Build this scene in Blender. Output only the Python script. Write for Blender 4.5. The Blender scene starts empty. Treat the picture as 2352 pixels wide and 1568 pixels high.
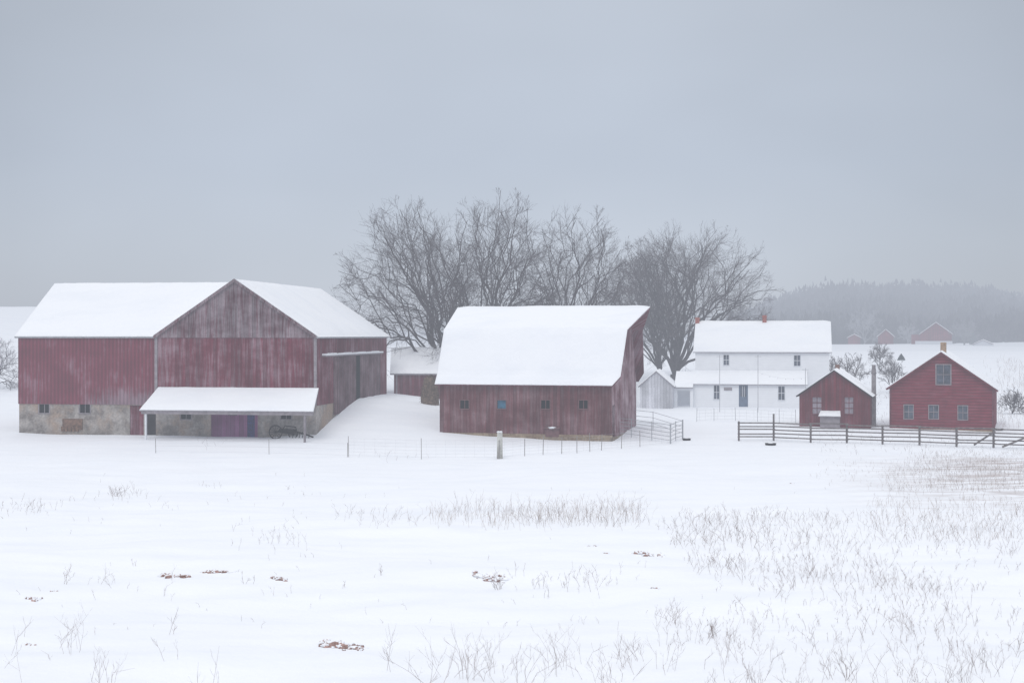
import bpy, math, random
from mathutils import Vector, noise, Matrix
R=math.radians
V=Vector
sc=bpy.context.scene; col=sc.collection
F=3231.;CX=1176.;HY=768.;CZ=7.9
def sm(a,b,x):
    t=max(0.,min(1.,(x-a)/(b-a))); return t*t*(3-2*t)
def lerp(a,b,t): return a+(b-a)*t
# ------------------------------------------------------------------ terrain
TAB=[(-80,8.6),(0,5.5),(10,4.2),(20,2.95),(35,1.95),(50,1.15),(75,.2),(92,-.15),(104,0),(112,.4),(125,.7),(140,.7),(155,2.1),(172,3.5),(250,4.8),(420,4.6),(520,5.0),(1000,7),(3000,8)]
def prof(y):
    if y<=TAB[0][0]: return TAB[0][1]
    for i in range(len(TAB)-1):
        if y<=TAB[i+1][0]:
            (x0,z0),(x1,z1)=TAB[i],TAB[i+1]
            s=(z1-z0)/(x1-x0)
            s0=s if i==0 else ((z1-TAB[i-1][1])/(x1-TAB[i-1][0]))
            s1=s if i+2>=len(TAB) else ((TAB[i+2][1]-z0)/(TAB[i+2][0]-x0))
            h=x1-x0;t=(y-x0)/h
            return z0*(2*t**3-3*t*t+1)+h*s0*(t**3-2*t*t+t)+z1*(3*t*t-2*t**3)+h*s1*(t**3-t*t)
    return TAB[-1][1]
def g(x,y):
    z=prof(y)
    z+=sm(102,119,y)*(1-sm(150,175,y))*sm(-19,-15,x)*(.6*(1-sm(-2,10,x))+1.35*(1-sm(-14,3,x)))
    z+=8*sm(28,85,-x)*sm(120,250,y)*(1-sm(300,500,y)*.6)
    if y>430:
        r=x/max(y,1)
        a=21*sm(.12,.24,r)-8*sm(.30,.40,r)+2*noise.noise(V((x*.006,y*.006,3)))
        z+=a*sm(480,800,y)
    f=1-.7*sm(80,100,y)
    z+=noise.noise(V((x*.10,y*.16,0)))*.36*f
    z+=noise.noise(V((x*.33,y*.7,5)))*.13*(1-.45*sm(80,100,y))
    if y<75: z+=noise.noise(V((x*.9,y*1.7,9)))*.05
    if y>180: z+=noise.noise(V((x*.012,y*.012,2)))*1.2*sm(180,400,y)
    return z
def hit(px,py):
    a=(px-CX)/F;b=-(py-HY)/F
    y=8.;last=8.
    while y<1500:
        if CZ+b*y<g(a*y,y):
            lo,hi=last,y
            for _ in range(14):
                m=(lo+hi)/2
                if CZ+b*m<g(a*m,m): hi=m
                else: lo=m
            return V((a*hi,hi,g(a*hi,hi)))
        last=y;y+=max(.3,y*.01)
    return V((a*y,y,g(a*y,y)))
def wp(px,py,D): return V(((px-CX)/F*D,D,CZ-(py-HY)/F*D))
# ------------------------------------------------------------------ materials
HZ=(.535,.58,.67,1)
HK=[-.0030]  # haze falloff per metre, built into each material
def nd(nt,t,ins=None,**p):
    n=nt.nodes.new(t)
    for k,v in p.items(): setattr(n,k,v)
    for k,v in (ins or {}).items():
        s=n.inputs[k]
        if isinstance(v,bpy.types.NodeSocket): nt.links.new(v,s)
        else: s.default_value=v
    return n
def mth(nt,op,a,b=0.,c=None):
    i={0:a,1:b}
    if c is not None:i[2]=c
    return nd(nt,'ShaderNodeMath',i,operation=op).outputs[0]
def mixc(nt,f,a,b,bt='MIX'):
    return nd(nt,'ShaderNodeMix',{0:f,6:a,7:b},data_type='RGBA',blend_type=bt).outputs[2]
def mrange(nt,v,a,b,c,d):
    return nd(nt,'ShaderNodeMapRange',{0:v,1:a,2:b,3:c,4:d}).outputs[0]
def c4(c): return (c[0],c[1],c[2],1)
def new(name):
    m=bpy.data.materials.new(name);m.use_nodes=True;m.node_tree.nodes.clear()
    try: m.cycles.emission_sampling='NONE'
    except Exception: pass
    return m,m.node_tree
def finish(nt,colr,rough=.9,h=None,bs=.3,bd=.05,spec=.15):
    p=nd(nt,'ShaderNodeBsdfPrincipled',{'Roughness':rough,'Specular IOR Level':spec})
    if isinstance(colr,bpy.types.NodeSocket): nt.links.new(colr,p.inputs['Base Color'])
    else: p.inputs['Base Color'].default_value=c4(colr)
    if h is not None:
        b=nd(nt,'ShaderNodeBump',{'Height':h,'Strength':bs,'Distance':bd}); nt.links.new(b.outputs[0],p.inputs['Normal'])
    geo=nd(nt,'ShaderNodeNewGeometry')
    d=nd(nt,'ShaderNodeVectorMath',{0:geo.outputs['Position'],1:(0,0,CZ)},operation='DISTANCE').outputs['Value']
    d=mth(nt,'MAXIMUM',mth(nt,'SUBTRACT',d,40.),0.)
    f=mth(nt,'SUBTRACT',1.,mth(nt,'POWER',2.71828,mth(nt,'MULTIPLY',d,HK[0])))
    e=nd(nt,'ShaderNodeEmission',{0:HZ,1:1.})  # haze painted into the surface as emission growing with distance
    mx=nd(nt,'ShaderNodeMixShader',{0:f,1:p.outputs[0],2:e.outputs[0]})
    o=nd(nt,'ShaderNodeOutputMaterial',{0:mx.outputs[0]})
def coords(nt):
    tc=nd(nt,'ShaderNodeTexCoord').outputs['Object']
    s=nd(nt,'ShaderNodeSeparateXYZ',{0:tc})
    u=mth(nt,'ADD',s.outputs[0],s.outputs[1])
    return tc,s,u,s.outputs[2]
def nz(nt,vec,scale,detail=4,rough=.6):
    return nd(nt,'ShaderNodeTexNoise',{'Vector':vec,'Scale':scale,'Detail':detail,'Roughness':rough}).outputs[0]
def comb(nt,a,b,c=0.): return nd(nt,'ShaderNodeCombineXYZ',{0:a,1:b,2:c}).outputs[0]
def plain(name,c,rough=.9,var=.25,scale=3.,bump=.2,spec=.15):
    m,nt=new(name);tc,s,u,z=coords(nt)
    n=nz(nt,tc,scale)
    f=mrange(nt,n,.3,.7,1-var,1+var)
    cc=nd(nt,'ShaderNodeVectorMath',{0:c,3:f},operation='SCALE').outputs[0]
    finish(nt,cc,rough,n,bump,.03,spec);return m
def boards(name,c,grey,wear,w=.28,sc_=1.0,lo=.42):
    m,nt=new(name);tc,s,u,z=coords(nt)
    st=nz(nt,comb(nt,mth(nt,'MULTIPLY',u,5.*sc_),mth(nt,'MULTIPLY',z,.35)),1.,6,.65)
    bg=nz(nt,comb(nt,mth(nt,'MULTIPLY',u,.35),mth(nt,'MULTIPLY',z,.5)),1.,3)
    k=mth(nt,'ADD',mth(nt,'MULTIPLY',st,.65),mth(nt,'MULTIPLY',bg,.45))
    f=mrange(nt,k,lo+.09,lo+.25,0.,wear)
    col_=mixc(nt,f,c4(c),c4(grey))
    q=mth(nt,'DIVIDE',u,w)
    wn=nd(nt,'ShaderNodeTexWhiteNoise',{'W':mth(nt,'FLOOR',q)},noise_dimensions='1D').outputs[0]
    tone=mrange(nt,wn,0,1,.76,1.2)
    gap=mth(nt,'LESS_THAN',mth(nt,'FRACT',q),.09)
    tone=mth(nt,'MULTIPLY',tone,mth(nt,'SUBTRACT',1.,mth(nt,'MULTIPLY',gap,.35)))
    tone=mth(nt,'MULTIPLY',tone,mrange(nt,nz(nt,tc,9.),.3,.7,.85,1.15))
    tone=mth(nt,'MULTIPLY',tone,mrange(nt,bg,.3,.7,.72,1.25))
    cc=nd(nt,'ShaderNodeVectorMath',{0:col_,3:tone},operation='SCALE').outputs[0]
    finish(nt,cc,.9,mth(nt,'SUBTRACT',st,gap),.5,.03);return m
def corr(name,c,worn):
    m,nt=new(name);tc,s,u,z=coords(nt)
    w=mth(nt,'SINE',mth(nt,'MULTIPLY',u,21.))
    bg=nz(nt,comb(nt,mth(nt,'MULTIPLY',u,.45),mth(nt,'MULTIPLY',z,.4)),1.,4)
    st=nz(nt,comb(nt,mth(nt,'MULTIPLY',u,7.),mth(nt,'MULTIPLY',z,.5)),1.,5)
    low=mrange(nt,z,2.4,4.0,.24,0.)
    right=mrange(nt,u,-19.,-17.,0.,1.)
    f=mrange(nt,mth(nt,'ADD',mth(nt,'ADD',mth(nt,'MULTIPLY',bg,.5),mth(nt,'MULTIPLY',st,.5)),mth(nt,'MULTIPLY',low,right)),.52,.68,0.,.75)
    a=mixc(nt,f,c4(c),c4(worn))
    tone=mth(nt,'MULTIPLY',mrange(nt,w,-1,1,.72,1.12),mrange(nt,bg,.3,.7,.75,1.25))
    cc=nd(nt,'ShaderNodeVectorMath',{0:a,3:tone},operation='SCALE').outputs[0]
    finish(nt,cc,.6,w,.6,.04,.3);return m
def lap(name,c,grey,sp,wear=.25,dark=.45):
    m,nt=new(name);tc,s,u,z=coords(nt)
    t=mth(nt,'FRACT',mth(nt,'DIVIDE',z,sp))
    st=nz(nt,comb(nt,mth(nt,'MULTIPLY',u,.8),mth(nt,'MULTIPLY',z,6.)),1.,5)
    a=mixc(nt,mrange(nt,st,.48,.66,0.,wear),c4(c),c4(grey))
    gap=mth(nt,'LESS_THAN',t,.16)
    v=.18 if dark>.3 else .03
    tone=mth(nt,'MULTIPLY',mth(nt,'SUBTRACT',1.,mth(nt,'MULTIPLY',gap,dark)),mrange(nt,nz(nt,tc,1.2),.3,.7,1-v,1+v))
    cc=nd(nt,'ShaderNodeVectorMath',{0:a,3:tone},operation='SCALE').outputs[0]
    finish(nt,cc,.85,mth(nt,'SUBTRACT',1.,t),.6 if dark>.3 else .2,.03);return m
def stone(name,c,c2,c3=None):
    m,nt=new(name);tc,s,u,z=coords(nt)
    n=nz(nt,tc,.8,8,.7)
    a=mixc(nt,mrange(nt,n,.4,.6,0,1),c4(c),c4(c2))
    if c3: a=mixc(nt,mrange(nt,nz(nt,tc,.35,5,.7),.48,.62,0,.9),a,c4(c3))
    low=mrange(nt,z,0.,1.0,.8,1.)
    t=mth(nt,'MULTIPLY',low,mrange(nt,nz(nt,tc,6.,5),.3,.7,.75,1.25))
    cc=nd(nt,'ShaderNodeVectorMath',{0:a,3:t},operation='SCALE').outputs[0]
    finish(nt,cc,.95,n,.5,.05);return m
def snowm(name,dirt=0.,c=(.89,.905,.94)):
    m,nt=new(name)
    geo=nd(nt,'ShaderNodeNewGeometry').outputs['Position']
    n=nz(nt,geo,1.3,6,.6)
    n3=nz(nt,nd(nt,'ShaderNodeVectorMath',{0:geo,1:(.5,1.6,1.)},operation='MULTIPLY').outputs[0],.35,5)
    a=mixc(nt,mrange(nt,n3,.45,.75,0.,.45),c4(c),(.78,.81,.87,1))
    if dirt:
        s=nd(nt,'ShaderNodeSeparateXYZ',{0:geo})
        reg=mth(nt,'MULTIPLY',mrange(nt,mth(nt,'SUBTRACT',s.outputs[0],mth(nt,'MULTIPLY',s.outputs[1],.22)),0.,12.,0.,1.),
                mth(nt,'MULTIPLY',mrange(nt,s.outputs[1],50.,66.,0.,1.),mrange(nt,s.outputs[1],88.,95.,1.,0.)))
        st=nz(nt,nd(nt,'ShaderNodeVectorMath',{0:geo,1:(.25,1.3,1.)},operation='MULTIPLY').outputs[0],.9,6,.7)
        a=mixc(nt,mth(nt,'MULTIPLY',reg,mrange(nt,st,.42,.60,0.,dirt)),a,(.40,.325,.30,1))
    finish(nt,a,.75,mth(nt,'ADD',n,mth(nt,'MULTIPLY',nz(nt,geo,9.,3),.25)),.5,.08,.2);return m
SNOWG=snowm('ground_snow',.85)
SNOW=snowm('roof_snow',0,(.91,.92,.945))
RED=boards('weathered_red_boards',(.150,.024,.042),(.25,.18,.205),.75)
REDG=boards('greyed_gable_boards',(.115,.028,.043),(.25,.20,.22),.95,.3,1.3,.34)
REDC=boards('faded_brown_red_boards',(.135,.045,.052),(.20,.13,.14),.8,.26)
REDD=boards('sliding_door_boards',(.105,.035,.045),(.20,.14,.155),.85,.3,1.,.37)
REDS=boards('red_outbuilding_boards',(.150,.022,.034),(.17,.10,.12),.5,.22)
REDP=boards('peeling_red_boards',(.16,.028,.045),(.42,.32,.35),.85,.26,1.,.36)
CORR=corr('red_corrugated_metal',(.185,.026,.050),(.27,.20,.235))
LAPR=lap('red_lap_siding',(.185,.024,.042),(.26,.10,.125),.235,.45,.5)
LAPW=lap('white_lap_siding',(.86,.87,.89),(.78,.79,.82),.2,.3,.06)
GREYW=boards('grey_white_boards',(.62,.62,.66),(.46,.46,.49),.6,.3)
STONE=stone('whitewashed_stone',(.42,.385,.36),(.20,.175,.16),(.36,.27,.21))
TAN=stone('tan_concrete',(.36,.28,.20),(.24,.17,.12))
CONC=stone('grey_concrete',(.62,.62,.58),(.45,.44,.41))
BLOCK=stone('sooty_block',(.30,.275,.285),(.20,.18,.19))
BRICK=plain('orange_brick',(.34,.10,.075),.9,.4,6.)
BROWNB=plain('brown_brick',(.20,.12,.10),.9,.4,6.)
TANB=plain('tan_brick',(.36,.25,.17),.9,.3,5.)
DARK=plain('dark_timber',(.035,.03,.032),1.,.4,spec=0.)
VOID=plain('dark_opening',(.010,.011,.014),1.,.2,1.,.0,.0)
BLUE=plain('blue_pane',(.04,.13,.21),.7,.3,spec=.1)
GLASS=plain('pale_window_glass',(.08,.095,.13),.3,.5,2.,.0,.3)
GREYF=plain('grey_frame_paint',(.27,.24,.26),.8)
FRAMED=plain('weathered_frame_wood',(.17,.09,.095),.9)
GREYL=plain('grey_lilac_board',(.30,.26,.30),.8)
WHITEF=plain('white_frame_paint',(.72,.73,.76),.7,.1)
DOORB=plain('slate_blue_door',(.13,.17,.24),.6,.2)
PURP=boards('purple_door_boards',(.22,.055,.17),(.24,.12,.22),.6,.35)
NAVY=plain('navy_opening',(.012,.02,.12),.8,.9,9.)
WOODG=plain('grey_fence_wood',(.17,.15,.15),.9,.4,4.)
STEEL=plain('galvanised_steel',(.36,.37,.39),.5,.2,4.,.1,.4)
RUST=plain('rusted_steel',(.12,.095,.09),.7,.4,6.)
STAKE=plain('grey_stake',(.26,.24,.235),.8,.3,6.)
WIRE=plain('fence_wire',(.48,.48,.50),.6,.1)
BARK=plain('grey_brown_bark',(.085,.073,.077),.95,.3,5.)
TWIG=plain('dark_twigs',(.135,.118,.126),.95,.2,2.)
FROST=plain('frosted_twigs',(.34,.32,.34),.95,.2,2.)
HAY=plain('tan_hay',(.17,.12,.09),1.,.5,7.,.8)
WEED=plain('dry_weed_stalks',(.26,.21,.20),1.,.35,2.)
GRASSM=plain('tan_dry_grass',(.42,.35,.31),1.,.3,2.)
CLOD=plain('frozen_red_soil',(.36,.25,.23),.9,.6,9.,.6)
EVER=plain('dark_evergreen',(.035,.05,.045),1.,.4)
HK[0]=-.0021  # thinner painted haze for the far wood
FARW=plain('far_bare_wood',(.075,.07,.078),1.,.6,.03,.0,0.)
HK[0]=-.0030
PATCH=plain('brown_patch_board',(.17,.10,.07),.9,.5,5.)
METR=plain('bare_roof_metal',(.35,.36,.38),.5)
# ------------------------------------------------------------------ mesh helpers
EMW={}
class MB:
    def __init__(s): s.v=[];s.f=[]
    def add(s,vs,fs):
        b=len(s.v);s.v+= [tuple(p) for p in vs];s.f+=[tuple(b+i for i in f) for f in fs]
    def poly(s,*p): s.add(p,[tuple(range(len(p)))])
    def hexa(s,p): s.add(p,[(0,1,2,3),(7,6,5,4),(0,4,5,1),(1,5,6,2),(2,6,7,3),(3,7,4,0)])
    def box(s,x0,x1,y0,y1,z0,z1):
        s.hexa([(x0,y0,z0),(x1,y0,z0),(x1,y1,z0),(x0,y1,z0),(x0,y0,z1),(x1,y0,z1),(x1,y1,z1),(x0,y1,z1)])
    def ubox(s,W,u0,u1,n0,n1,z0,z1):
        o,u,n=W
        P=lambda a,b,c:o+u*a+n*b+V((0,0,c))
        s.hexa([P(u0,n0,z0),P(u1,n0,z0),P(u1,n1,z0),P(u0,n1,z0),P(u0,n0,z1),P(u1,n0,z1),P(u1,n1,z1),P(u0,n1,z1)])
    def wall(s,W,u0,u1,z0,z1,holes=(),depth=.2):
        o,u,n=W;P=lambda a,c,b=0:o+u*a-n*b+V((0,0,c))
        xs=sorted({u0,u1}|{h[0] for h in holes}|{h[1] for h in holes});zs=sorted({z0,z1}|{h[2] for h in holes}|{h[3] for h in holes})
        for i in range(len(xs)-1):
            for j in range(len(zs)-1):
                cx=(xs[i]+xs[i+1])/2;cz=(zs[j]+zs[j+1])/2
                if any(h[0]<cx<h[1] and h[2]<cz<h[3] for h in holes): continue
                s.poly(P(xs[i],zs[j]),P(xs[i+1],zs[j]),P(xs[i+1],zs[j+1]),P(xs[i],zs[j+1]))
        for h in holes:
            a,b,c,d=h[:4]
            s.poly(P(a,c),P(a,d),P(a,d,depth),P(a,c,depth));s.poly(P(b,c),P(b,d),P(b,d,depth),P(b,c,depth))
            s.poly(P(a,c),P(b,c),P(b,c,depth),P(a,c,depth));s.poly(P(a,d),P(b,d),P(b,d,depth),P(a,d,depth))
    def tube(s,pts,rad,n=4,cap=True):
        b=len(s.v);m=len(pts)
        for i,p in enumerate(pts):
            t=(pts[min(i+1,m-1)]-pts[max(i-1,0)])
            if t.length<1e-6:t=V((0,0,1))
            t.normalize()
            a=t.cross(V((.37,.81,.45)) if abs(t.z)>.9 else V((0,0,1)));a.normalize();c=t.cross(a)
            r=rad[i] if hasattr(rad,'__len__') else rad
            for k in range(n):
                w=2*math.pi*k/n;q=p+a*(math.cos(w)*r)+c*(math.sin(w)*r);s.v.append((q.x,q.y,q.z))
        for i in range(m-1):
            for k in range(n):
                k2=(k+1)%n
                s.f.append((b+i*n+k,b+i*n+k2,b+(i+1)*n+k2,b+(i+1)*n+k))
        if cap:
            s.f.append(tuple(b+k for k in range(n)));s.f.append(tuple(b+(m-1)*n+k for k in range(n)))
    def lump(s,c,r,seed,sq=.7):
        n=8;rows=5;vs=[]
        for i in range(rows+1):
            th=math.pi*i/rows
            for k in range(n):
                ph=2*math.pi*k/n
                d=V((math.sin(th)*math.cos(ph),math.sin(th)*math.sin(ph),math.cos(th)))
                q=1+.55*noise.noise(d*1.7+V((seed,seed*.7,0)))
                vs.append(c+V((d.x*r*q,d.y*r*q,d.z*r*q*sq)))
        fs=[(i*n+k,i*n+(k+1)%n,(i+1)*n+(k+1)%n,(i+1)*n+k) for i in range(rows) for k in range(n)]
        s.add(vs,fs)
    def build(s,name,mat,parent=None,smooth=False):
        me=bpy.data.meshes.new(name);me.from_pydata(s.v,[],s.f);me.materials.append(mat)
        if smooth: me.polygons.foreach_set('use_smooth',[True]*len(me.polygons))
        me.update()
        o=bpy.data.objects.new(name,me);col.objects.link(o)
        if parent:
            o.parent=parent
            k=EMW.get(parent.name)
            if k=='w': o.location=-parent.location
            elif k=='f': o.location=(0,0,-parent.location.z)
        return o
def tag(o,label,cat,group=None,kind=None):
    if label:o['label']=label
    if cat:o['category']=cat
    if group:o['group']=group
    if kind:o['kind']=kind
    return o
def empty(name,loc,label,cat,group=None,rz=0,mode='w'):
    o=bpy.data.objects.new(name,None);o.empty_display_size=.5;col.objects.link(o);o.location=loc;o.rotation_euler=(0,0,rz)
    EMW[o.name]=mode
    return tag(o,label,cat,group)
class Fr:
    def __init__(s,px,D,yaw):
        s.X=(px-CX)/F*D;s.Y=D;s.yaw=R(yaw);s.c=math.cos(s.yaw);s.s=math.sin(s.yaw)
    def fx(s,px,ly=0.):
        a=(px-CX)/F;return (a*(s.Y+s.c*ly)-s.X-s.s*ly)/(s.c+a*s.s)
    def sy(s,px,lx=0.):
        a=(px-CX)/F;return (a*(s.Y-s.s*lx)-s.X-s.c*lx)/(s.s-a*s.c)
    def z(s,py,lx,ly=0.): return CZ-(py-HY)/F*(s.Y-s.s*lx+s.c*ly)
    def P(s,px,py,ly=0.):
        x=s.fx(px,ly);return V((x,ly,s.z(py,x,ly)))
    def root(s,name,label,cat,group=None):
        return empty(name,(s.X,s.Y,g(s.X,s.Y)),label,cat,group,-s.yaw,'f')
FRONT=(V((0,0,0)),V((1,0,0)),V((0,-1,0)))
def RIGHT(x=0.): return (V((x,0,0)),V((0,1,0)),V((1,0,0)))
def LEFT(x): return (V((x,0,0)),V((0,1,0)),V((-1,0,0)))
def BACK(y): return (V((0,y,0)),V((1,0,0)),V((0,1,0)))
def ubx(name,mat,parent,*a):
    m=MB();m.ubox(*a);return m.build(name,mat,parent)
def segn(r0,r1):
    n=(r0[1]-r0[0]).cross(((r1[0]+r1[1])-(r0[0]+r0[1]))*.5)
    n.normalize();return n if n.z>0 else -n
def roofs(rows,name,mat,parent,t=.14,snow=.2,seed=0,sname='snow'):
    rows=[(V(a),V(b)) for a,b in rows];m=MB();N=len(rows)
    sn=[segn(rows[i],rows[i+1]) for i in range(N-1)]
    rn=[sn[0]]+[(sn[i-1]+sn[i]).normalized() for i in range(1,N-1)]+[sn[-1]]
    for i in range(N-1):
        a,b=rows[i];c,d=rows[i+1];n0=rn[i]*t;n1=rn[i+1]*t
        m.hexa([a-n0,b-n0,d-n1,c-n1,a,b,d,c])
    ro=m.build(name,mat,parent)
    if snow:
        U=[0,.005,.014,.03,.06]+[.06+.88*k/30 for k in range(1,30)]+[.94,.97,.986,.995,1]
        pts=[];nn=[];vd=[];acc=0;L=[((rows[i][0]-rows[i+1][0]).length+(rows[i][1]-rows[i+1][1]).length)/2 for i in range(N-1)];tot=sum(L)
        for i in range(N-1):
            VV=[0,.1,.25,.4,.55,.7,.85]
            if i==0: VV=[0,.02,.06,.12,.25,.4,.55,.7,.85]
            if i==N-2: VV=VV+[.93,.98,1]
            for v in VV:
                pts.append((rows[i][0].lerp(rows[i+1][0],v),rows[i][1].lerp(rows[i+1][1],v)))
                nn.append(rn[i] if v==0 else (rn[i+1] if v==1 else sn[i]));vd.append(acc+L[i]*v)
            acc+=L[i]
        m=MB();nu=len(U);nv=len(pts)
        for j in range(nv):
            a,b=pts[j];w=(b-a).length
            for u in U:
                p=a.lerp(b,u);e=min(u*w,(1-u)*w,vd[j],tot-vd[j])
                h=snow*(.25+.75*min(1,e/.8)**.6)*(1+.35*noise.noise(p*.45+V((seed,0,0))))+.03*noise.noise(p*1.6+V((0,seed,0)))
                h=max(h,.03)
                m.v.append(tuple(p+nn[j]*h))
        for j in range(nv-1):
            for i in range(nu-1): m.f.append((j*nu+i,j*nu+i+1,(j+1)*nu+i+1,(j+1)*nu+i))
        ring=[i for i in range(nu)]+[j*nu+nu-1 for j in range(1,nv)]+[(nv-1)*nu+i for i in range(nu-2,-1,-1)]+[j*nu for j in range(nv-2,0,-1)]
        base=len(m.v)
        for r in ring:
            j=r//nu;i=r%nu;p=pts[j][0].lerp(pts[j][1],U[i]);m.v.append(tuple(p+nn[j]*.004))
        k=len(ring)
        for q in range(k): m.f.append((ring[q],ring[(q+1)%k],base+(q+1)%k,base+q))
        m.build(sname,SNOW,ro,True)
    return ro
def window(parent,W,h,nx=2,nz=2,fm=GREYF,gm=GLASS,trim=.07,label=None,name='window',pane='pane'):
    a,b,c,d=h;m=MB();t=trim
    m.ubox(W,a-t,a,-.03,.045,c-t,d+t);m.ubox(W,b,b+t,-.03,.045,c-t,d+t)
    m.ubox(W,a,b,-.03,.04,d,d+t);m.ubox(W,a-.02,b+.02,-.03,.08,c-t,c)
    for i in range(1,nx): x=a+(b-a)*i/nx;m.ubox(W,x-.022,x+.022,-.09,-.05,c,d)
    for i in range(1,nz): z=c+(d-c)*i/nz;m.ubox(W,a,b,-.088,-.052,z-.025,z+.025)
    o=m.build(name,fm,parent)
    if label:o['label']=label
    p=MB();p.ubox(W,a,b,-.14,-.10,c,d);p.build(pane,gm,o)
    return o
def hole(fr,x0,x1,y0,y1):
    a=fr.fx(x0);b=fr.fx(x1);return (a,b,fr.z(y1,(a+b)/2),fr.z(y0,(a+b)/2))
# ------------------------------------------------------------------ ground
def ground():
    ys=[];y=-60.
    while y<3000:
        ys.append(y)
        y+= 2. if y<10 else (.32 if y<60 else (.55 if y<150 else y*.03))
    ts=[-1+2*i/230 for i in range(231)]
    v=[];f=[];n=len(ts)
    for y in ys:
        hw=24+.7*max(y,0)
        for t in ts: x=t*hw;v.append((x,y,g(x,y)))
    for j in range(len(ys)-1):
        for i in range(n-1): f.append((j*n+i,j*n+i+1,(j+1)*n+i+1,(j+1)*n+i))
    m=MB();m.v=v;m.f=f;o=m.build('ground',SNOWG,None,True);tag(o,'snow covered field and farmyard',None,None,'structure')
ground()
# ------------------------------------------------------------------ big barn on the left
B=Fr(725,106,9)
bn=B.root('barn','long red barn at left with central front gable, corrugated wing and snowy pent roof','barn')
EV=7.9;RZ=12.1;XG=B.fx(360);XL=B.fx(44);XR=XG/2;GD=21.7;WD=12.6;SB=2.55
hw1=hole(B,90,113,928,948);hw2=hole(B,183,207,928,948);hd=(B.fx(298),B.fx(330),-.3,2.45);hd2=(B.fx(332),B.fx(358),-.3,2.3)
hw3=hole(B,415,439,942,962);hw4=hole(B,645,669,942,962)
hp=(B.fx(484),B.fx(592),-.3,2.45)
m=MB();m.wall(FRONT,XL,0,-.6,SB,[hw1,hw2,hd,hd2,hw3,hw4,hp],.3);m.wall(RIGHT(0),0,GD,-.6,SB);m.wall(LEFT(XL),0,WD,-.6,SB)
m.wall(BACK(WD),XL,XG,-.6,SB);m.wall(BACK(GD),XG,0,-.6,SB);m.wall(LEFT(XG),WD,GD,-.6,SB)
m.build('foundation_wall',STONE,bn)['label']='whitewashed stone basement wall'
FO=(V((0,-.06,0)),V((1,0,0)),V((0,-1,0)))
m=MB();m.wall(FO,XL-.05,XG-.06,SB-.05,EV);m.poly((XL-.05,-.06,SB-.05),(XG,-.06,SB-.05),(XG,.3,SB-.05),(XL,.3,SB-.05))
m.wall(LEFT(XL-.05),-.06,WD,SB-.05,EV);m.poly((XL-.05,-.06,EV),(XL-.05,WD,EV),(XL-.05,WD/2,RZ-.1));m.wall(BACK(WD+.05),XL,XG,SB-.05,EV)
m.build('metal_siding',CORR,bn)['label']='corrugated red siding of the left wing'
FG=(V((0,-.10,0)),V((1,0,0)),V((0,-1,0)))
slot=(B.sy(765),B.sy(868),B.z(915,0,11),B.z(815,0,11))
m=MB();m.wall(FG,XG-.06,.05,SB-.02,EV-.25);m.poly((XG-.06,-.10,SB-.02),(.05,-.10,SB-.02),(.05,.2,SB-.02),(XG-.06,.2,SB-.02));m.poly((XG-.06,-.10,SB),(XG-.06,.2,SB),(XG-.06,.2,EV),(XG-.06,-.10,EV))
m.wall(RIGHT(.05),-.10,GD,SB-.02,EV);m.wall(BACK(GD+.05),XG,0,SB,EV);m.poly((XG,GD+.05,EV),(0,GD+.05,EV),(XR,GD+.05,RZ-.1));m.wall(LEFT(XG-.01),WD,GD,SB,EV)
m.build('wall',RED,bn)
m=MB();m.poly((XG-.1,-.16,EV-.25),(.1,-.16,EV-.25),(.1,-.16,EV-.05),(XR,-.16,RZ-.12),(XG-.1,-.16,EV-.05));m.poly((XG-.1,-.16,EV-.25),(.1,-.16,EV-.25),(.1,.1,EV-.25),(XG-.1,.1,EV-.25))
m.build('gable',REDG,bn)['label']='greyed upper gable boards'
ubx('corner_board',GREYF,bn,FG,XG-.12,XG+.1,0.003,.05,SB,EV-.25);ubx('corner_board',GREYF,bn,FG,-.1,.12,0.003,.05,SB,EV-.25)
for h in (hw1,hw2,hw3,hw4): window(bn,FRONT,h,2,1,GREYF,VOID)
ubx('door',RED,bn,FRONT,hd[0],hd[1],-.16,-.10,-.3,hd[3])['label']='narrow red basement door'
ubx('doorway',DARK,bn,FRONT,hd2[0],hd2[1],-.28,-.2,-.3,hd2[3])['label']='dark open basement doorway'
d=ubx('door',PURP,bn,FRONT,hp[0],B.fx(566),-.2,-.12,-.3,hp[3]);d['label']='wide purple door leaf under the pent roof'
ubx('door',PURP,bn,FRONT,B.fx(584),hp[1],-.2,-.12,-.3,hp[3])['label']='narrow purple door leaf under the pent roof'
ubx('opening',NAVY,bn,FRONT,B.fx(566),B.fx(584),-.24,-.2,-.3,hp[3])['label']='dark blue strip in the gap between the purple doors'  # dark blue sheet stands in for the opening between the door leaves
x=B.fx(533);ubx('pane',VOID,d,FRONT,x-.35,x+.35,-.118,-.08,1.75,2.3)
m=MB();a=B.P(145,961);c=B.P(190,988);m.ubox(FRONT,a.x,c.x,.003,.12,c.z+.05,a.z)
for k in range(5): m.ubox(FRONT,a.x-.1+k*.3,a.x+.12+k*.3,.0,.16,c.z-.08,c.z+.3)
m.build('hatch',PATCH,bn)['label']='brown boarded patch in the stone wall'
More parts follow.
